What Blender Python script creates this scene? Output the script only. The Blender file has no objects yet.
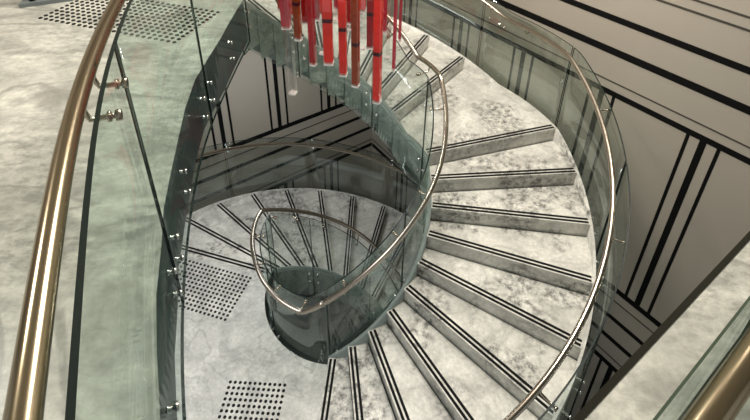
import bpy, bmesh, math, random
from mathutils import Vector, Matrix
random.seed(7)
S = bpy.context.scene
COL = S.collection
PI = math.pi
rad = math.radians

# ------------------------------------------------------------------ materials
def new_mat(name):
    m = bpy.data.materials.new(name); m.use_nodes = True
    nt = m.node_tree; nt.nodes.clear()
    out = nt.nodes.new('ShaderNodeOutputMaterial')
    return m, nt, out

def N(nt, typ, **kw):
    n = nt.nodes.new(typ)
    for k, v in kw.items():
        if k.startswith('i_'): n.inputs[k[2:].replace('_', ' ')].default_value = v
        else: setattr(n, k, v)
    return n

def plain(name, col, rough=.5, metal=0., spec=.5, noise=0., nscale=30.):
    m, nt, out = new_mat(name)
    b = N(nt, 'ShaderNodeBsdfPrincipled')
    b.inputs['Base Color'].default_value = (*col, 1)
    b.inputs['Roughness'].default_value = rough
    b.inputs['Metallic'].default_value = metal
    b.inputs['Specular IOR Level'].default_value = spec
    if noise:
        g = N(nt, 'ShaderNodeNewGeometry')
        t = N(nt, 'ShaderNodeTexNoise'); t.inputs['Scale'].default_value = nscale; t.inputs['Detail'].default_value = 4
        nt.links.new(g.outputs['Position'], t.inputs['Vector'])
        mr = N(nt, 'ShaderNodeMapRange'); mr.inputs['To Min'].default_value = 1 - noise; mr.inputs['To Max'].default_value = 1 + noise
        nt.links.new(t.outputs['Fac'], mr.inputs['Value'])
        mx = N(nt, 'ShaderNodeMix', data_type='RGBA', blend_type='MULTIPLY'); mx.inputs[0].default_value = 1
        mx.inputs[6].default_value = (*col, 1)
        nt.links.new(mr.outputs[0], mx.inputs[7]); nt.links.new(mx.outputs[2], b.inputs['Base Color'])
    nt.links.new(b.outputs[0], out.inputs[0])
    return m

def marble(name, light, mid, dark, vein_scale=1.3, blotch=.5, rough=.35, stretch=(1, 1, 1), rot=0., blotch_scale=1.1, lo=.52, hi=.68, base=3.2, vein=.45):
    """pale stone: cloudy base, smoky speckled blotches, thin wandering veins"""
    m, nt, out = new_mat(name); L = nt.links.new
    g = N(nt, 'ShaderNodeNewGeometry')
    mp = N(nt, 'ShaderNodeMapping'); mp.inputs['Scale'].default_value = stretch; mp.inputs['Rotation'].default_value = (0, 0, rot)
    L(g.outputs['Position'], mp.inputs['Vector'])
    n1 = N(nt, 'ShaderNodeTexNoise'); n1.inputs['Scale'].default_value = base; n1.inputs['Detail'].default_value = 8; n1.inputs['Roughness'].default_value = .65; n1.inputs['Distortion'].default_value = .6
    L(mp.outputs[0], n1.inputs['Vector'])
    r1 = N(nt, 'ShaderNodeValToRGB'); r1.color_ramp.elements[0].position = .36; r1.color_ramp.elements[0].color = (*mid, 1)
    r1.color_ramp.elements[1].position = .62; r1.color_ramp.elements[1].color = (*light, 1)
    L(n1.outputs['Fac'], r1.inputs['Fac'])
    n2 = N(nt, 'ShaderNodeTexNoise'); n2.inputs['Scale'].default_value = blotch_scale; n2.inputs['Detail'].default_value = 3
    L(mp.outputs[0], n2.inputs['Vector'])
    r2 = N(nt, 'ShaderNodeMapRange', interpolation_type='SMOOTHSTEP'); r2.inputs['From Min'].default_value = lo; r2.inputs['From Max'].default_value = hi
    L(n2.outputs['Fac'], r2.inputs['Value'])
    n3 = N(nt, 'ShaderNodeTexNoise'); n3.inputs['Scale'].default_value = 17; n3.inputs['Detail'].default_value = 6; n3.inputs['Roughness'].default_value = .75
    L(mp.outputs[0], n3.inputs['Vector'])
    r3 = N(nt, 'ShaderNodeMapRange', interpolation_type='SMOOTHSTEP'); r3.inputs['From Min'].default_value = .40; r3.inputs['From Max'].default_value = .66
    L(n3.outputs['Fac'], r3.inputs['Value'])
    mu = N(nt, 'ShaderNodeMath', operation='MULTIPLY'); L(r2.outputs[0], mu.inputs[0]); L(r3.outputs[0], mu.inputs[1])
    mu2 = N(nt, 'ShaderNodeMath', operation='MULTIPLY'); L(mu.outputs[0], mu2.inputs[0]); mu2.inputs[1].default_value = blotch
    m1 = N(nt, 'ShaderNodeMix', data_type='RGBA'); L(mu2.outputs[0], m1.inputs[0]); L(r1.outputs[0], m1.inputs[6]); m1.inputs[7].default_value = (*dark, 1)
    n4 = N(nt, 'ShaderNodeTexNoise'); n4.inputs['Scale'].default_value = vein_scale; n4.inputs['Detail'].default_value = 5; n4.inputs['Distortion'].default_value = 1.2
    L(mp.outputs[0], n4.inputs['Vector'])
    sb = N(nt, 'ShaderNodeMath', operation='SUBTRACT'); L(n4.outputs['Fac'], sb.inputs[0]); sb.inputs[1].default_value = .5
    ab = N(nt, 'ShaderNodeMath', operation='ABSOLUTE'); L(sb.outputs[0], ab.inputs[0])
    r4 = N(nt, 'ShaderNodeMapRange', interpolation_type='SMOOTHSTEP'); r4.inputs['From Min'].default_value = 0; r4.inputs['From Max'].default_value = .035
    r4.inputs['To Min'].default_value = vein; r4.inputs['To Max'].default_value = 0
    L(ab.outputs[0], r4.inputs['Value'])
    m2 = N(nt, 'ShaderNodeMix', data_type='RGBA'); L(r4.outputs[0], m2.inputs[0]); L(m1.outputs[2], m2.inputs[6])
    m2.inputs[7].default_value = (mid[0]*.7, mid[1]*.7, mid[2]*.7, 1)
    n5 = N(nt, 'ShaderNodeTexNoise'); n5.inputs['Scale'].default_value = 32; n5.inputs['Detail'].default_value = 5; n5.inputs['Roughness'].default_value = .7
    L(g.outputs['Position'], n5.inputs['Vector'])
    r5 = N(nt, 'ShaderNodeMapRange'); r5.inputs['From Min'].default_value = .3; r5.inputs['From Max'].default_value = .7; r5.inputs['To Min'].default_value = .80; r5.inputs['To Max'].default_value = 1.14
    L(n5.outputs['Fac'], r5.inputs['Value'])
    m3 = N(nt, 'ShaderNodeMix', data_type='RGBA', blend_type='MULTIPLY'); m3.inputs[0].default_value = 1
    L(m2.outputs[2], m3.inputs[6]); L(r5.outputs[0], m3.inputs[7])
    b = N(nt, 'ShaderNodeBsdfPrincipled'); b.inputs['Roughness'].default_value = rough; b.inputs['Specular IOR Level'].default_value = .4
    L(m3.outputs[2], b.inputs['Base Color']); L(b.outputs[0], out.inputs[0])
    return m

def glass_mat(name, tint, refl=.05, gcol=(1, 1, 1), gz=.45):
    m, nt, out = new_mat(name); L = nt.links.new
    t = N(nt, 'ShaderNodeBsdfTransparent'); t.inputs[0].default_value = (*tint, 1)
    gl = N(nt, 'ShaderNodeBsdfGlossy'); gl.inputs['Roughness'].default_value = .015; gl.inputs['Color'].default_value = (*gcol, 1)
    lw = N(nt, 'ShaderNodeLayerWeight'); lw.inputs['Blend'].default_value = .5
    pw = N(nt, 'ShaderNodeMath', operation='POWER'); L(lw.outputs['Facing'], pw.inputs[0]); pw.inputs[1].default_value = 5.
    ml = N(nt, 'ShaderNodeMath', operation='MULTIPLY_ADD'); L(pw.outputs[0], ml.inputs[0]); ml.inputs[1].default_value = gz - refl; ml.inputs[2].default_value = refl
    mx = N(nt, 'ShaderNodeMixShader'); L(ml.outputs[0], mx.inputs[0]); L(t.outputs[0], mx.inputs[1]); L(gl.outputs[0], mx.inputs[2])
    L(mx.outputs[0], out.inputs[0])
    return m

def rod_mat(name, col, clear=.3, emit=0):
    m, nt, out = new_mat(name); L = nt.links.new
    t = N(nt, 'ShaderNodeBsdfTransparent'); t.inputs[0].default_value = (*[c**.35 if c > 0 else 0 for c in col], 1)
    p = N(nt, 'ShaderNodeBsdfPrincipled'); p.inputs['Base Color'].default_value = (*col, 1); p.inputs['Roughness'].default_value = .08
    tr = N(nt, 'ShaderNodeBsdfTranslucent'); tr.inputs[0].default_value = (*col, 1)
    a = N(nt, 'ShaderNodeMixShader'); a.inputs[0].default_value = .45; L(p.outputs[0], a.inputs[1]); L(tr.outputs[0], a.inputs[2])
    g = N(nt, 'ShaderNodeNewGeometry')
    nz = N(nt, 'ShaderNodeTexNoise'); nz.inputs['Scale'].default_value = 9; L(g.outputs['Position'], nz.inputs['Vector'])
    mr = N(nt, 'ShaderNodeMapRange'); mr.inputs['From Min'].default_value = .35; mr.inputs['From Max'].default_value = .65
    mr.inputs['To Min'].default_value = max(0, clear - .12); mr.inputs['To Max'].default_value = min(1, clear + .12); L(nz.outputs['Fac'], mr.inputs['Value'])
    b = N(nt, 'ShaderNodeMixShader'); L(mr.outputs[0], b.inputs[0]); L(a.outputs[0], b.inputs[1]); L(t.outputs[0], b.inputs[2])
    L(b.outputs[0], out.inputs[0])
    return m

M = {}
M['tread'] = marble('pale_tread_stone', (.70, .68, .62), (.48, .465, .425), (.06, .058, .054), blotch=.9, blotch_scale=2.1, lo=.46, hi=.60, base=4.)
M['floor'] = marble('upper_floor_stone', (.54, .525, .465), (.31, .305, .27), (.13, .135, .12), vein_scale=.9, blotch=.6, lo=.45, hi=.65, base=3.5, stretch=(.75, 1.6, 1), rot=-.6, rough=.3, vein=.75)
M['land'] = marble('landing_stone', (.60, .59, .55), (.40, .395, .37), (.15, .15, .145), blotch=.7, vein_scale=1.6, lo=.46, hi=.64, base=4.5)
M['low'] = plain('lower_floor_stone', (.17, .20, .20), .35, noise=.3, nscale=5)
M['wall'] = plain('grey_wall_paint', (.375, .335, .28), .55, noise=.03, nscale=2)
M['stripe'] = plain('black_stripe', (.006, .006, .006), .8, 0, .08)
M['nosing'] = plain('black_grip', (.008, .008, .008), .8, 0, .1)
M['seam'] = plain('panel_seam', (.05, .045, .035), .6)
M['edge'] = plain('glass_edge', (.006, .014, .012), .25)
M['sglass'] = glass_mat('clear_green_glass', (.935, .965, .952), .10, (.93, 1, .98), gz=.36)
M['gedge'] = plain('lit_glass_edge', (.07, .095, .065), .25)  # lighter green copy of glass_edge, its edge-lit look put into the colour
M['glass'] = glass_mat('green_tinted_glass', (.865, .915, .90), .075, (.93, 1, .98), gz=.24)
M['steel'] = plain('polished_steel', (.50, .44, .37), .2, 1.)
M['gold'] = plain('warm_polished_rail', (.37, .30, .20), .2, 1.)
M['bolt'] = plain('bolt_steel', (.78, .78, .76), .2, 1.)
M['fascia'] = plain('dark_fascia', (.025, .036, .042), .4, noise=.25, nscale=6)
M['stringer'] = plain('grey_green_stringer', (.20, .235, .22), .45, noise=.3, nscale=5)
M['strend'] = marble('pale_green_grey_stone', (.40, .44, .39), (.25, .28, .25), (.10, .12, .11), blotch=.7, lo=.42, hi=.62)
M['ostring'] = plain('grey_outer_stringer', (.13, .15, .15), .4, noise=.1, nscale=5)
M['trim'] = plain('dark_bronze_trim', (.014, .013, .008), .7, 0, .1)
M['stud'] = plain('black_stud', (.008, .008, .008), .7, 0, .15)
M['ceil'] = plain('white_ceiling', (.75, .74, .7), .8)
M['red'] = rod_mat('red_glass', (.98, .06, .04), .08)
M['dark'] = rod_mat('deep_red_glass', (.50, .012, .018), .15)
M['pink'] = rod_mat('rose_glass', (.72, .07, .12), .35)
M['amber'] = rod_mat('amber_glass', (.46, .085, .02), .15)
M['split'] = rod_mat('crimson_glass', (.62, .02, .035), .35)
M['clear'] = glass_mat('clear_rod_glass', (.965, .955, .95), .10)
M['band'] = rod_mat('dark_glass_band', (.10, .01, .02), .1)
M['tip'] = plain('lit_end_white', (.92, .88, .86), .15)  # near-white colour stands in for light caught in the clear rod ends
M['wire'] = plain('suspension_wire', (.5, .5, .5), .3, 1.)

# ------------------------------------------------------------------ mesh helpers
def obj(name, bm, mats, parent=None, smooth=False, recalc=True):
    if recalc: bmesh.ops.recalc_face_normals(bm, faces=bm.faces)
    me = bpy.data.meshes.new(name); bm.to_mesh(me); bm.free()
    for mm in (mats if isinstance(mats, (list, tuple)) else [mats]): me.materials.append(mm)
    if smooth:
        for p in me.polygons: p.use_smooth = True
    o = bpy.data.objects.new(name, me); COL.objects.link(o)
    if parent: o.parent = parent; o.matrix_parent_inverse = parent.matrix_world.inverted()
    return o

def empty(name, loc, label, cat, group=None):
    o = bpy.data.objects.new(name, None); COL.objects.link(o); o.location = loc
    o.matrix_world = Matrix.Translation(loc); o.empty_display_size = .1
    return tag(o, label, cat, group)

def tag(o, label, cat, group=None, kind=None):
    o['label'] = label; o['category'] = cat
    if group: o['group'] = group
    if kind: o['kind'] = kind
    return o

def struct(name, bm, mats, label=None, cat=None):
    o = obj(name, bm, mats); o['kind'] = 'structure'
    if label: o['label'] = label; o['category'] = cat
    return o

def prism(bm, pts, z0, z1, mi=0, mi_side=None):
    """pts: plan outline; z0/z1 numbers or per-vertex lists"""
    n = len(pts)
    a = [z0]*n if not isinstance(z0, (list, tuple)) else z0
    b = [z1]*n if not isinstance(z1, (list, tuple)) else z1
    lo = [bm.verts.new((p[0], p[1], a[i])) for i, p in enumerate(pts)]
    hi = [bm.verts.new((p[0], p[1], b[i])) for i, p in enumerate(pts)]
    f = [bm.faces.new(hi), bm.faces.new(lo[::-1])]
    for q in f: q.material_index = mi
    for i in range(n):
        j = (i+1) % n
        q = bm.faces.new((lo[i], lo[j], hi[j], hi[i])); q.material_index = mi if mi_side is None else mi_side
    return bm

def box(bm, o, ex, ey, ez, mi=0):
    """box from corner o spanned by three vectors"""
    o, ex, ey, ez = map(Vector, (o, ex, ey, ez))
    v = [bm.verts.new(o + ex*i + ey*j + ez*k) for i in (0, 1) for j in (0, 1) for k in (0, 1)]
    for q in ((0, 1, 3, 2), (4, 6, 7, 5), (0, 4, 5, 1), (2, 3, 7, 6), (0, 2, 6, 4), (1, 5, 7, 3)):
        f = bm.faces.new([v[i] for i in q]); f.material_index = mi

def tube(bm, pts, rx, rz=None, seg=14, mi=0, cap=True):
    rz = rz or rx; pts = [Vector(p) for p in pts]; rings = []
    for i, p in enumerate(pts):
        t = (pts[min(i+1, len(pts)-1)] - pts[max(i-1, 0)]).normalized()
        up = Vector((0, 0, 1)) if abs(t.z) < .95 else Vector((0, 1, 0))
        s = t.cross(up).normalized(); u = s.cross(t).normalized()
        rings.append([bm.verts.new(p + s*rx*math.cos(2*PI*k/seg) + u*rz*math.sin(2*PI*k/seg)) for k in range(seg)])
    for a, b in zip(rings, rings[1:]):
        for k in range(seg):
            f = bm.faces.new((a[k], a[(k+1) % seg], b[(k+1) % seg], b[k])); f.material_index = mi; f.smooth = True
    if cap:
        for r in (rings[0][::-1], rings[-1]):
            f = bm.faces.new(r); f.material_index = mi

def pane(bm, pts, zb, zt, t=.012):
    """curved glass panel; pts plan polyline, zb/zt per point; faces slot 0, rims slot 1"""
    P = [Vector((p[0], p[1])) for p in pts]; n = len(P); rows = []
    for i, p in enumerate(P):
        d = (P[min(i+1, n-1)] - P[max(i-1, 0)]).normalized(); m = Vector((-d.y, d.x))*t/2
        a, b = p + m, p - m
        rows.append([bm.verts.new((a.x, a.y, zb[i])), bm.verts.new((a.x, a.y, zt[i])), bm.verts.new((b.x, b.y, zt[i])), bm.verts.new((b.x, b.y, zb[i]))])
    for r, s in zip(rows, rows[1:]):
        for k in range(4):
            f = bm.faces.new((r[k], r[(k+1) % 4], s[(k+1) % 4], s[k])); f.material_index = 0 if k in (0, 2) else 1
            f.smooth = k in (0, 2)
    for r in (rows[0], rows[-1]):
        f = bm.faces.new(r); f.material_index = 1

def P2(r, a): return (r*math.cos(rad(a)), r*math.sin(rad(a)))
def arc(r, a0, a1, step=3.):
    n = max(2, int(abs(a1-a0)/step)+1)
    return [P2(r, a0+(a1-a0)*i/(n-1)) for i in range(n)]

# ------------------------------------------------------------------ layout of the stair
H = 3.3; RISE = .165
R_IN, R_OUT = .80, 2.34
def th(k):                       # angle of nosing k (1 = first riser above the landing)
    return -91 + 12.3*(k-1) if k <= 10 else 55.3 + 12.25*(k-11)
A_TOP = th(20)
def bump(a):                     # the well is a little wider on its east side
    s = lambda t: (lambda u: u*u*(3-2*u))(min(1, max(0, t)))
    return s((a+91)/80)*(1 - s((a-75)/80))
def pitch(a):                    # height of the nosing line at angle a, for the flight between z=0 and z=H
    if a > A_TOP: return H
    if a > 43: return RISE*(11 + (a-55.3)/12.25)
    if a > 19.7: return RISE*10
    if a > -103: return max(0, RISE*(1 + (a+91)/12.3))
    return 0.

# ------------------------------------------------------------------ staircase
def add_steps(root):
    for k in range(1, 21):
        a0 = th(k); a1 = th(k+1) if k < 20 else A_TOP + 4.
        z1 = k*RISE
        er = Vector((math.cos(rad(a0)), math.sin(rad(a0)))); et = Vector((-er.y, er.x))
        if k == 20: z1 = H + .002
        bm = bmesh.new()
        ri, ro = R_IN + .03, R_OUT
        inner = [P2(ri + .05*bump(a), a) for a in [a0 + (a1-a0)*q/4 for q in range(5)]]; ri += .05*bump(a0); outer = arc(ro, a1, a0, 3)
        prism(bm, inner + outer, z1 - .032, z1)
        s = .014                                    # riser stands back under the nosing
        i0 = Vector(P2(ri, a0)) + et*s; o0 = Vector(P2(ro, a0)) + et*s
        inner2 = [tuple(i0)] + inner[1:]; outer2 = outer[:-1] + [tuple(o0)]
        if k < 20: prism(bm, inner2 + outer2, z1 - RISE - .03, z1 - .032)
        else:
            b = [tuple(i0), tuple(o0), tuple(o0 + et*.03), tuple(i0 + et*.03)]
            prism(bm, b, z1 - RISE - .03, z1 - .032)
        st = obj('mid_landing' if k == 10 else 'step', bm, M['tread'], root)
        for off, w in ((.012, .022), (.050, .022)):
            q = bmesh.new()
            c = [er*(ri+.01) + et*off, er*(ro-.012) + et*off, er*(ro-.012) + et*(off+w), er*(ri+.01) + et*(off+w)]
            prism(q, [tuple(v) for v in c], z1 - .001, z1 + .003)
            obj('nosing_strip', q, M['nosing'], st)

def ring_wall(bm, r0, r1, a0, a1, fb, ft, step=2.0, mi=0):
    n = max(2, int(abs(a1-a0)/step)+1); rows = []
    for i in range(n):
        a = a0+(a1-a0)*i/(n-1); g = .05*bump(a)*(r0 < 1.2); p, q = P2(r0 + g, a), P2(r1 + g, a); b, t = fb(a), ft(a)
        rows.append([bm.verts.new((*p, b)), bm.verts.new((*p, t)), bm.verts.new((*q, t)), bm.verts.new((*q, b))])
    for r, s in zip(rows, rows[1:]):
        for k in range(4):
            f = bm.faces.new((r[k], r[(k+1) % 4], s[(k+1) % 4], s[k])); f.material_index = mi; f.smooth = k in (0, 2)
    for r in (rows[0], rows[-1]): bm.faces.new(r)

def make_staircase():
    root = empty('staircase', (0, 0, 0), 'curved flight of pale stone steps rising from the dotted landing to the upper floor', 'staircase', 'stone stair flights')
    add_steps(root)
    bm = bmesh.new()
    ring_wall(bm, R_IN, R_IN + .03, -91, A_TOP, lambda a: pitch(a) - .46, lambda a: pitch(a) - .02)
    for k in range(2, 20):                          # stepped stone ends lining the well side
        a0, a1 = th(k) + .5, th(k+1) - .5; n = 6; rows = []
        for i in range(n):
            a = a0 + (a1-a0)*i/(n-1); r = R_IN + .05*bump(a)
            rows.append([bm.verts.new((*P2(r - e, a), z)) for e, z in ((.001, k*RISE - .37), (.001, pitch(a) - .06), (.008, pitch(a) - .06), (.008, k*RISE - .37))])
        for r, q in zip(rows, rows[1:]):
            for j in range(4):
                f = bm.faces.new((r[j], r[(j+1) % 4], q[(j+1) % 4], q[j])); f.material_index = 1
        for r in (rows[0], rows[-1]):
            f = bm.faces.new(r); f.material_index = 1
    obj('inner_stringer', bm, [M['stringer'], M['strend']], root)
    bm = bmesh.new()
    ring_wall(bm, R_OUT, R_OUT + .022, -91, A_TOP, lambda a: pitch(a) - .42, lambda a: pitch(a) - .005)
    obj('outer_stringer', bm, M['tread'], root)
    # soffit closing the underside
    bm = bmesh.new(); n = 130; rows = []
    for i in range(n):
        a = -91 + (A_TOP+91)*i/(n-1)
        z = pitch(a) - .40
        rows.append([bm.verts.new((*P2(R_IN + .03 + .05*bump(a), a), z)), bm.verts.new((*P2(R_OUT, a), z)), bm.verts.new((*P2(R_OUT, a), z - .02)), bm.verts.new((*P2(R_IN + .03 + .05*bump(a), a), z - .02))])
    for r, s in zip(rows, rows[1:]):
        for k in range(4): bm.faces.new((r[k], r[(k+1) % 4], s[(k+1) % 4], s[k]))
    for r in (rows[0], rows[-1]): bm.faces.new(r)
    obj('soffit', bm, M['ostring'], root)
    return root

def standoff(parent, p, n, length=.05, r=.017, name='standoff'):
    """stainless point fixing: stem through the glass and a cap on its free side; n points away from the stair body"""
    p = Vector(p); n = Vector(n).normalized(); bm = bmesh.new()
    tube(bm, [p - n*length, p + n*.008], r*.62, seg=10)
    tube(bm, [p + n*.008, p + n*.02], r, seg=12)
    tube(bm, [p - n*.016, p - n*.007], r, seg=12)
    return obj(name, bm, M['bolt'], parent)

def bracket(parent, pg, pr, n):
    """arm from a fixing on the glass (pg) to the underside of the handrail (pr)"""
    pg, pr, n = Vector(pg), Vector(pr), Vector(n).normalized(); bm = bmesh.new()
    tube(bm, [pg + n*.02, pg + n*.012, pg + n*.006],   .016, seg=12)
    tube(bm, [pg - n*.006, pg - n*.014],   .016, seg=12)
    mid = pg + (pr - pg)*.85; mid.z = pg.z
    tube(bm, [pg + n*.02, pg - n*.02, mid, Vector((pr.x, pr.y, pr.z - .05)), Vector((pr.x, pr.y, pr.z - .02))], .0085, seg=8)
    return obj('rail_bracket', bm, M['steel'], parent)

def radial(a, r, z): return Vector((*P2(r, a), z))
def er(a): return Vector((math.cos(rad(a)), math.sin(rad(a)), 0))

def stair_balustrade(name, label, cat, rg, rr, a0, a1, joints, zbot, ztop, zrail, sgn, grp, fix, brk, railr=.022):
    """rg glass radius, rr rail radius; sgn: +1 glass outside the rail, -1 inside"""
    root = empty(name, (*P2(rg, (a0+a1)/2), pitch((a0+a1)/2)), label, cat, grp)
    gb = (lambda a: .07*bump(a)) if sgn < 0 else (lambda a: 0)
    rb = (lambda a: .09*bump(a) + .045*math.exp(-((a+98)/25)**2) - .025*math.exp(-((a+155)/22)**2)) if sgn < 0 else (lambda a: 0)
    js = [a0] + joints + [a1]
    for s, e in zip(js, js[1:]):
        s += .25; e -= .25
        n = max(3, int((e-s)/2.)+1); aa = [s+(e-s)*i/(n-1) for i in range(n)]
        bm = bmesh.new(); pane(bm, [P2(rg + gb(a), a) for a in aa], [zbot(a) for a in aa], [ztop(a) for a in aa])
        obj('glass_panel', bm, [M['sglass'], M['edge']], root)
    n = int((a1-a0)/1.6)+1; bm = bmesh.new()
    tube(bm, [radial(a, rr + rb(a), zrail(a)) for a in [a0+(a1-a0)*i/(n-1) for i in range(n)]], railr)
    obj('handrail', bm, M['steel'], root)
    for a in fix:
        for dz in (-.10, -.24):
            standoff(root, radial(a, rg + gb(a), pitch(a) + dz), er(a)*sgn, length=abs(rg + gb(a) - (R_IN + .05*bump(a) if sgn < 0 else R_OUT + .022)), r=.013)
    for a in brk:
        bracket(root, radial(a, rg + gb(a), zrail(a) - .07), radial(a, rr + rb(a), zrail(a)), er(a)*sgn)
    return root

zr = lambda a: pitch(a) + .885
def smooth(f, w=7.):
    return lambda a: sum(f(a + w*t) for t in (-1, -.5, 0, .5, 1))/5
zr_s = smooth(zr, 1.5)
stair = make_staircase()
inner = stair_balustrade('balustrade', 'glass balustrade with steel handrail along the inner curve of the upper flight', 'balustrade',
    .765, .855, -91, 174, [-40, 20, 72, 124], lambda a: pitch(a) - .50, lambda a: zr_s(a) - .005, zr_s, -1, 'stair balustrades',
    [-86, -44, -36, 16, 24, 68, 76, 120, 128, 168], [-80, -48, -28, 8, 32, 60, 84, 112, 136, 160])
outer = stair_balustrade('balustrade', 'tall curved glass balustrade with warm steel handrail around the outer edge of the upper flight', 'balustrade',
    2.415, 2.30, -91, 178, [-63, -36, -8, 22, 52, 80, 108, 136, 164], lambda a: pitch(a) - .42, lambda a: zr_s(a) + .03, zr_s, 1, 'stair balustrades',
    [-87, -66, -60, -39, -33, -11, -5, 19, 25, 49, 55], [-78, -50, -22, 6, 36, 66])
well = stair_balustrade('balustrade', 'low rounded glass guard with steel rail around the open well at the dotted landing', 'balustrade',
    .765, .855, -194.5, -91, [-143], lambda a: -.34, lambda a: zr_s(a) - .005, zr_s, -1, 'stair balustrades',
    [-188, -147, -139, -100], [-176, -152, -128, -106])

def copy_tree(o, parent=None):
    c = o.copy(); COL.objects.link(c); c.parent = parent
    if parent is not None: c.matrix_parent_inverse = o.matrix_parent_inverse.copy()
    for ch in list(o.children): copy_tree(ch, c)
    return c
for src, lab in ((stair, 'lower flight of pale stone steps fanning down and away from the dotted landing'),
                 (inner, 'inner glass balustrade of the lower flight, sinking into the dark well'),
                 (outer, 'outer glass balustrade of the lower flight, its thin rail crossing the striped wall low down')):
    c = copy_tree(src); c.location.z -= H; c['label'] = lab

# ------------------------------------------------------------------ slabs
VOID = [(-.71, .25), (-.695, .078), (-.690, -.1), (-.678, -.33), (-.659, -.584), (-.652, -.83), (-.640, -1.078), (-.590, -1.35), (-.524, -1.611), (-.470, -1.82), (-.408, -2.047),
        (-.340, -2.225), (-.270, -2.430), (-.184, -2.622), (-.081, -2.832), (.025, -3.039), (.10, -3.183), (.20, -3.38)]
EDGE0 = Vector((1.08, -2.76)); EDIR = Vector((.79, .613)).normalized()
tipv = EDGE0 - EDIR*1.02
void_line = [(x - .015, y) for x, y in VOID[1:]] + [(.28, -3.50), tuple(tipv)]
right_end = EDGE0 + EDIR*3.41
wc = Vector((.095, 3.675)); dR = Vector((.647, -.763)).normalized(); dL = Vector((-.785, -.62)).normalized()
def zz(p): return [tuple(q) for q in p]
bm = bmesh.new()
er20 = Vector(P2(1, A_TOP)); et20 = Vector((-er20.y, er20.x))*.03
north = [tuple(er20*.80 + et20*1.2), tuple(er20*2.40 + et20*1.2), (-2.36, 1.74), (-7.02, -1.95)]
outline = void_line + zz([right_end]) + [(6.9, -4.37), (6.9, -7.5), (-7.02, -7.5)] + north[::-1]
prism(bm, outline, H - .36, H, 0, 1)
struct('floor_upper', bm, [M['floor'], M['fascia']])
bm = bmesh.new()
o2 = arc(.80, A_TOP - 360 + 1.4, -91.2, 4) + [P2(2.42, -91.2), (-.02, -7.5), (-7.02, -7.5), (-7.02, -1.95), (-2.36, 1.74), tuple(er20*2.40 + et20*1.2)]
prism(bm, o2, -.34, 0, 0, 1)
struct('floor_landing', bm, [M['land'], M['fascia']])
bm = bmesh.new()
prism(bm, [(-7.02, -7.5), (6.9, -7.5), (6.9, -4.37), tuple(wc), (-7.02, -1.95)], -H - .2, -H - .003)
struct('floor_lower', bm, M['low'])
# dark metal nosing along the right slab edge
bm = bmesh.new()
nv = Vector((-EDIR.y, EDIR.x))
for a, b in ((0, 4.4),):
    p = tipv + EDIR*(a + .02); q = tipv + EDIR*b
    prism(bm, zz([p - nv*.008, q - nv*.008, q + nv*.012, p + nv*.012]), H - .36, H + .004)
struct('trim_1', bm, M['trim'])

# ------------------------------------------------------------------ walls with inlaid stripes
def wall(name, d, length, nrm_in, ups, lows, vg, vo, zlow_slope):
    """d plan direction from the corner; stripes stand 3 mm proud of the plaster, all in one mesh"""
    bm = bmesh.new(); d = Vector(d); n = Vector(nrm_in)
    o = Vector((wc.x, wc.y, -H - .2)) - Vector((n.x, n.y, 0))*.15
    box(bm, o, Vector((d.x, d.y, 0))*length, Vector((n.x, n.y, 0))*.15, (0, 0, 10), 0)
    def strip(s0, z0a, z0b, s1, z1a, z1b, mi=1, t=.003):
        b = []
        for (s, za, zb) in ((s0, z0a, z0b), (s1, z1a, z1b)):
            p = wc + d*s
            b.append([bm.verts.new((p.x + n.x*e, p.y + n.y*e, z)) for z in (za, zb) for e in (-.01, t)])
        a, c = b
        for q in ((0, 1, 3, 2),):
            for r in (a, c):
                f = bm.faces.new([r[i] for i in q]); f.material_index = mi
        for i, j in ((0, 1), (1, 3), (3, 2), (2, 0)):
            f = bm.faces.new((a[i], a[j], c[j], c[i])); f.material_index = mi
    L = length - .02
    for zc, w, mi in ups: strip(0.01, zc - w/2, zc + w/2, L, zc - w/2, zc + w/2, mi)
    for z0, z1, w, mi in lows: strip(0.01, z0 - w/2, z0 + w/2, L, z1 - w/2, z1 + w/2, mi)
    sl = lambda s, z0, z1: z0 + (z1 - z0)*s/L
    i = 0; s = vo
    while s < length - .3:
        for ds, w in ((-.13, .031), (0, .058), (.13, .031)):
            a, b = s + ds - w/2, s + ds + w/2
            zt = ups[0][0]; lt = lows[-1]; lb = lows[0]
            strip(a, sl(s, lt[0], lt[1]), zt, b, sl(s, lt[0], lt[1]), zt, 1, .0029)
            strip(a, -H, sl(s, lb[0], lb[1]), b, -H, sl(s, lb[0], lb[1]), 1, .0029)
        s += vg
    if ups[-1][0] > 3.3:                                    # panel joints above the top band
        s = vo + .3
        while s < length - .3:
            strip(s, ups[-1][0], 6.2, s + .014, ups[-1][0], 6.2, 2, .0029); s += 1.9
    return struct(name, bm, [M['wall'], M['stripe'], M['seam']])
UPS = [(2.185, .058, 1), (2.305, .014, 2), (2.615, .072, 1), (2.935, .060, 1), (3.245, .020, 2), (3.345, .018, 2)]
k = 7.0/4.7
lowR = [(-1.05, -1.05-.29*k, .075, 1), (-.93, -.93-.27*k, .02, 2), (-.655, -.655-.28*k, .065, 1), (-.345, -.345-.275*k, .06, 1), (-.125, -.125-.215*k, .018, 2), (.045, .045-.225*k, .072, 1)]
lowL = [(-1.04, -1.04, .07, 1), (-.93, -.93, .02, 2), (-.65, -.65, .06, 1), (-.342, -.342, .06, 1), (-.125, -.125, .018, 2), (.055, .055, .075, 1)]
wall('wall_right', dR, 10.2, (-.763, -.647), UPS, lowR, .985, .865, 1)
wall('wall_left', dL, 9.2, (.62, -.785), UPS, lowL, .850, .853, 0)

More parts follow.
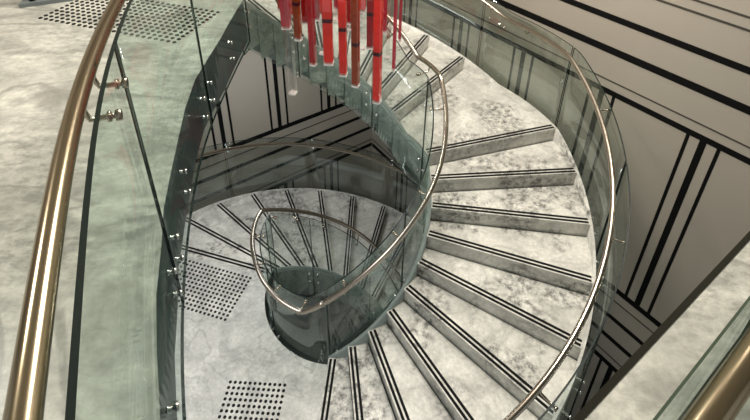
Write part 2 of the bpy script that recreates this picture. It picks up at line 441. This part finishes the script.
# ------------------------------------------------------------------ upper floor balustrades
def offset_line(pts, d):
    P = [Vector(p) for p in pts]; out = []
    for i in range(len(P)):
        t = (P[min(i+1, len(P)-1)] - P[max(i-1, 0)]).normalized()
        out.append(P[i] + Vector((t.y, -t.x))*d)
    return out
def cut(pts, i0, i1):
    return pts[i0:i1+1]
root = empty('balustrade', (-.65, -1.0, H), 'long curved glass balustrade with brass-toned handrail guarding the upper floor edge', 'balustrade', 'upper floor balustrades')
gl = [Vector(p) for p in VOID[1:]]
def resample(P, step=.06):
    out = [P[0]]
    for a, b in zip(P, P[1:]):
        m = max(1, int((b-a).length/step))
        out += [a + (b-a)*(i+1)/m for i in range(m)]
    return out
glr = resample(gl, .05)
for _ in range(60): glr = [glr[0]] + [(glr[i-1] + glr[i]*2 + glr[i+1])/4 for i in range(1, len(glr)-1)] + [glr[-1]]
def nearest(p): return min(range(len(glr)), key=lambda i: (glr[i]-Vector(p)).length)
cuts = [0, nearest((-.649, -1.027)), nearest((-.359, -2.193)), len(glr)-1]
for s, e in zip(cuts, cuts[1:]):
    seg = glr[s:e+1]
    d0 = (seg[1]-seg[0]).normalized(); d1 = (seg[-1]-seg[-2]).normalized()
    seg[0] = seg[0] + d0*.002; seg[-1] = seg[-1] - d1*.002
    bm = bmesh.new(); pane(bm, seg, [H - .36]*len(seg), [H + .865]*len(seg))
    obj('glass_panel', bm, [M['glass'], M['edge']], root)
bm = bmesh.new()
rail = offset_line(glr, .066)       # slab side
tube(bm, [(p.x, p.y, H + .83) for p in rail], .0235, .0235, seg=18)
obj('handrail', bm, M['gold'], root)
def nrm(i):
    t = (glr[min(i+1, len(glr)-1)] - glr[max(i-1, 0)]).normalized(); return Vector((-t.y, t.x, 0))
for q in ((-.695, .05), (-.667, -.436), (-.65, -.93), (-.640, -1.13), (-.492, -1.736), (-.385, -2.12), (-.33, -2.27), (-.13, -2.76), (.02, -3.03)):
    i = nearest(q); p = glr[i]
    for z in (H - .10, H - .23): standoff(root, (p.x, p.y, z), nrm(i), .045, .013)
for q in ((-.66, -.584), (-.56, -1.45), (-.315, -2.27), (-.262, -2.43)):
    i = nearest(q); p = glr[i]; r_ = p - Vector(nrm(i)[:2])*.066
    bracket(root, (p.x, p.y, H + .755), (r_.x, r_.y, H + .83), nrm(i))

root = empty('balustrade', (1.1, -3.0, H), 'straight glass balustrade with brass-toned handrail beside the stone strip', 'balustrade', 'upper floor balustrades')
G0 = Vector((.89, -3.17)); GD = Vector((.745, .667)).normalized(); GN = Vector((-GD.y, GD.x))
GD = EDIR.copy(); GN = nv.copy(); GD = Vector((.783, .622)).normalized(); GN = Vector((-GD.y, GD.x)); G0 = Vector((1.0, -3.081))
def rp(s, off=0): return G0 + GD*s + GN*off
js = [-.62, .42, 1.75, 3.1]
for s, e in zip(js, js[1:]):
    bm = bmesh.new(); a, b = rp(s + .005), rp(e - .005)
    pane(bm, [a, (a+b)/2, b], [H + .001]*3, [H + .865]*3, .004)
    obj('glass_panel', bm, [M['glass'], M['gedge']], root)
bm = bmesh.new()
tube(bm, [(*rp(-.66 + .1*i, -.042), H + .82) for i in range(38)], .0235, .0235, seg=18)
obj('handrail', bm, M['gold'], root)
bm = bmesh.new()
prism(bm, zz([rp(-.62, -.03), rp(3.1, -.03), rp(3.1, .03), rp(-.62, .03)]), H, H + .02)
obj('base_shoe', bm, M['trim'], root)
for s in (.62, 1.5, 2.6):
    bracket(root, (*rp(s), H + .745), (*rp(s, -.042), H + .82), (GN.x, GN.y, 0))

# steel post foot at the head of the outer balustrade
root = empty('rail_post', (-2.2, -.22, H), 'dark post on a flat steel foot beside the dotted tiles on the upper floor', 'post')
bm = bmesh.new(); prism(bm, [(-2.24, -.23), (-1.95, -.07), (-1.97, .02), (-2.27, -.13)], H, H + .03); obj('foot_plate', bm, M['ostring'], root)
bm = bmesh.new(); tube(bm, [(-2.19, -.15, H + .03), (-2.19, -.15, H + .9)], .022, seg=12); obj('post', bm, M['trim'], root)

# ------------------------------------------------------------------ tactile studs
def tactile(label, a, r0, nr, t0, nt_, z, sr=.047, stt=.045):
    e = Vector(P2(1, a)); t = Vector((-e.y, e.x)); bm = bmesh.new()
    for i in range(nr):
        for j in range(nt_):
            c = e*(r0 + i*sr) + t*(t0 + j*stt)
            lo = [bm.verts.new((c.x + .0145*math.cos(2*PI*q/12), c.y + .0145*math.sin(2*PI*q/12), z)) for q in range(12)]
            hi = [bm.verts.new((c.x + .0115*math.cos(2*PI*q/12), c.y + .0115*math.sin(2*PI*q/12), z + .005)) for q in range(12)]
            bm.faces.new(hi)
            for q in range(12): bm.faces.new((lo[q], lo[(q+1) % 12], hi[(q+1) % 12], hi[q]))
    o = obj('tactile_paving', bm, M['stud'])
    return tag(o, label, 'tactile paving', 'tactile stud fields')
tactile('field of black tactile studs before the steps going down, left side of the landing', 166, .99, 25, .165, 12, 0)
tactile('field of black tactile studs at the foot of the rising flight', -91, 1.0, 25, -.87, 12, 0)
tactile('field of black tactile studs on the upper floor at the head of the stairs', A_TOP, .76, 24, .365, 12, H)

# ------------------------------------------------------------------ hanging glass rod cluster
RODS = [(-0.394,0.100,3.059,0.0804,'pink'),(-0.277,-0.020,3.019,0.0590,'amber'),(-0.260,0.220,3.051,0.0742,'dark'),(-0.150,-0.120,2.856,0.0549,'split'),
(-0.015,-0.200,2.923,0.0841,'red'),(0.082,-0.100,2.762,0.0677,'red'),(0.191,-0.220,2.741,0.0623,'amber'),(0.277,0.120,2.896,0.0658,'dark'),
(0.361,-0.300,2.654,0.0657,'red'),(0.421,0.200,2.761,0.0382,'clear'),(0.477,0.080,2.708,0.0292,'pink'),(-0.284,-0.300,2.701,0.0615,'clear'),
(-0.475,0.300,3.114,0.0583,'amber'),(-0.018,0.300,3.051,0.0503,'clear'),(-0.109,0.050,2.861,0.0488,'clear'),(0.517,0.280,2.877,0.0256,'pink'),
(0.225,0.050,2.918,0.0404,'clear'),(-0.198,0.340,3.024,0.0679,'dark'),(0.081,0.340,2.942,0.0514,'clear'),
(-0.423,0.420,3.014,0.0604,'red'),(-0.164,0.400,3.054,0.0599,'red'),(-0.024,0.420,3.098,0.0599,'pink'),(0.080,0.360,2.989,0.0513,'dark'),(0.190,0.420,3.079,0.0600,'red'),(0.384,0.380,2.906,0.0433,'pink'),(-0.272,0.440,3.087,0.0602,'amber')]
root = empty('chandelier', (0, 0, 6.3), 'cluster of red, amber and clear glass rods hanging over the stairwell', 'chandelier')
bm = bmesh.new(); tube(bm, [(0, 0, 6.22), (0, 0, 6.3)], .62, seg=40); obj('canopy', bm, M['steel'], root)
def bar(bm, x, y, z0, z1, w, rot, c=.2):
    h = w/2; pts = []
    for sx, sy in ((1, 1), (-1, 1), (-1, -1), (1, -1)):
        k_ = h*(1-c); e = [(sx*h, sy*k_), (sx*k_, sy*h)]
        pts += e if sx*sy > 0 else e[::-1]
    cr, sr_ = math.cos(rot), math.sin(rot)
    prism(bm, [(x + a*cr - b*sr_, y + a*sr_ + b*cr) for a, b in pts], z0, z1)
for i, (x, y, z, w, c) in enumerate(RODS):
    rot = random.uniform(-.35, .35); top = z + 1.3 + .1*(i % 4)
    w *= .93
    bm = bmesh.new(); bar(bm, x, y, z + .014, top, w, rot)
    if c in ('clear',): rd = obj('glass_rod', bm, M['clear'], root)
    else:
        rd = obj('glass_rod', bm, M['clear'], root)
        bm = bmesh.new(); bar(bm, x, y, z + .03, top - .01, w*.88, rot); obj('coloured_core', bm, M[c], rd)
    bm = bmesh.new(); bar(bm, x, y, z, z + .014, w*.96, rot); obj('rod_tip', bm, M['tip'], rd)
    if c in ('red', 'amber', 'dark') and i not in (2,):
        zb = z + (.36, .0, .0, .0, .36, .40, .36, .3, .42)[i] if i < 9 and i not in (1,) else z + .3
        bm = bmesh.new(); bar(bm, x, y, zb, zb + .03, w*.90, rot); obj('dark_band', bm, M['band'], rd)
    bm = bmesh.new(); tube(bm, [(x, y, top), (x, y, 6.23)], .0025, seg=6); obj('suspension_wire', bm, M['wire'], root)

# ------------------------------------------------------------------ ceiling, light, camera
bm = bmesh.new(); prism(bm, [(-7.1, -7.5), (7, -7.5), (7, 4), (-7.1, 4)], 6.3, 6.4)
struct('ceiling', bm, M['ceil'])
def area(name, loc, sx, sy, power, col=(1, .95, .86), rot=(0, 0, 0)):
    l = bpy.data.lights.new(name, 'AREA'); l.shape = 'RECTANGLE'; l.size = sx; l.size_y = sy; l.energy = power; l.color = col
    o = bpy.data.objects.new(name, l); o.location = loc; o.rotation_euler = rot; COL.objects.link(o)
area('ceiling_light_well', (.5, -.1, 6.2), 1.0, 1.0, 235)
area('ceiling_light_floor', (-2.8, -1.6, 6.2), .5, .5, 78)
area('ceiling_light_side', (2.6, .2, 6.2), .6, .6, 55)
area('landing_fill', (-1.7, -1.6, 2.9), 1.6, 1.6, 40, (.95, .98, 1))  # unseen fill added below the slab to light the landing level
area('lower_flight_fill', (-.80, 1.40, 2.0), .7, .7, 22, (.95, .98, 1))  # added fill under the upper flight, brightens the lower treads
area('landing_fill', (-1.9, .35, 2.9), .8, .8, 20, (.93, .97, 1))  # second added fill, lifts the lower part of the left wall
sp = bpy.data.lights.new('rod_fill_spot', 'SPOT'); sp.energy = 130; sp.color = (1, .93, .85); sp.spot_size = rad(17); sp.spot_blend = .5; sp.shadow_soft_size = .05  # unseen spot added only to brighten the hanging rods
so = bpy.data.objects.new('rod_fill_spot', sp); so.location = (-.1, -3.3, 6.2); COL.objects.link(so)
so.rotation_euler = (Vector((.05, 0, 3.25)) - so.location).to_track_quat('-Z', 'Y').to_euler()
w = bpy.data.worlds.new('hall'); S.world = w; w.use_nodes = True
w.node_tree.nodes['Background'].inputs[0].default_value = (.80, .82, .80, 1)
w.node_tree.nodes['Background'].inputs[1].default_value = .52

cam = bpy.data.cameras.new('camera'); co = bpy.data.objects.new('camera', cam); COL.objects.link(co)
f = 508.92; pitch_c, roll = 0.49958, 0.04051
cp, sp = math.cos(pitch_c), math.sin(pitch_c)
F = Vector((0, cp, -sp)); R0 = Vector((1, 0, 0)); U0 = R0.cross(F)
Rv = R0*math.cos(roll) + U0*math.sin(roll); Uv = U0*math.cos(roll) - R0*math.sin(roll)
mw = Matrix((Rv, Uv, -F)).transposed().to_4x4(); mw.translation = Vector((.517, -3.543, 4.920))
co.matrix_world = mw
cam.sensor_width = 36; cam.lens = f/750*36
cam.shift_x = -24.33/750; cam.shift_y = -163.5/750
cam.clip_start = .02
S.camera = co
S.view_settings.view_transform = 'Standard'; S.view_settings.look = 'None'; S.view_settings.gamma = 1
S.view_settings.use_curve_mapping = False; S.view_settings.exposure = 0.03
S.cycles.transparent_max_bounces = 24; S.cycles.max_bounces = 10
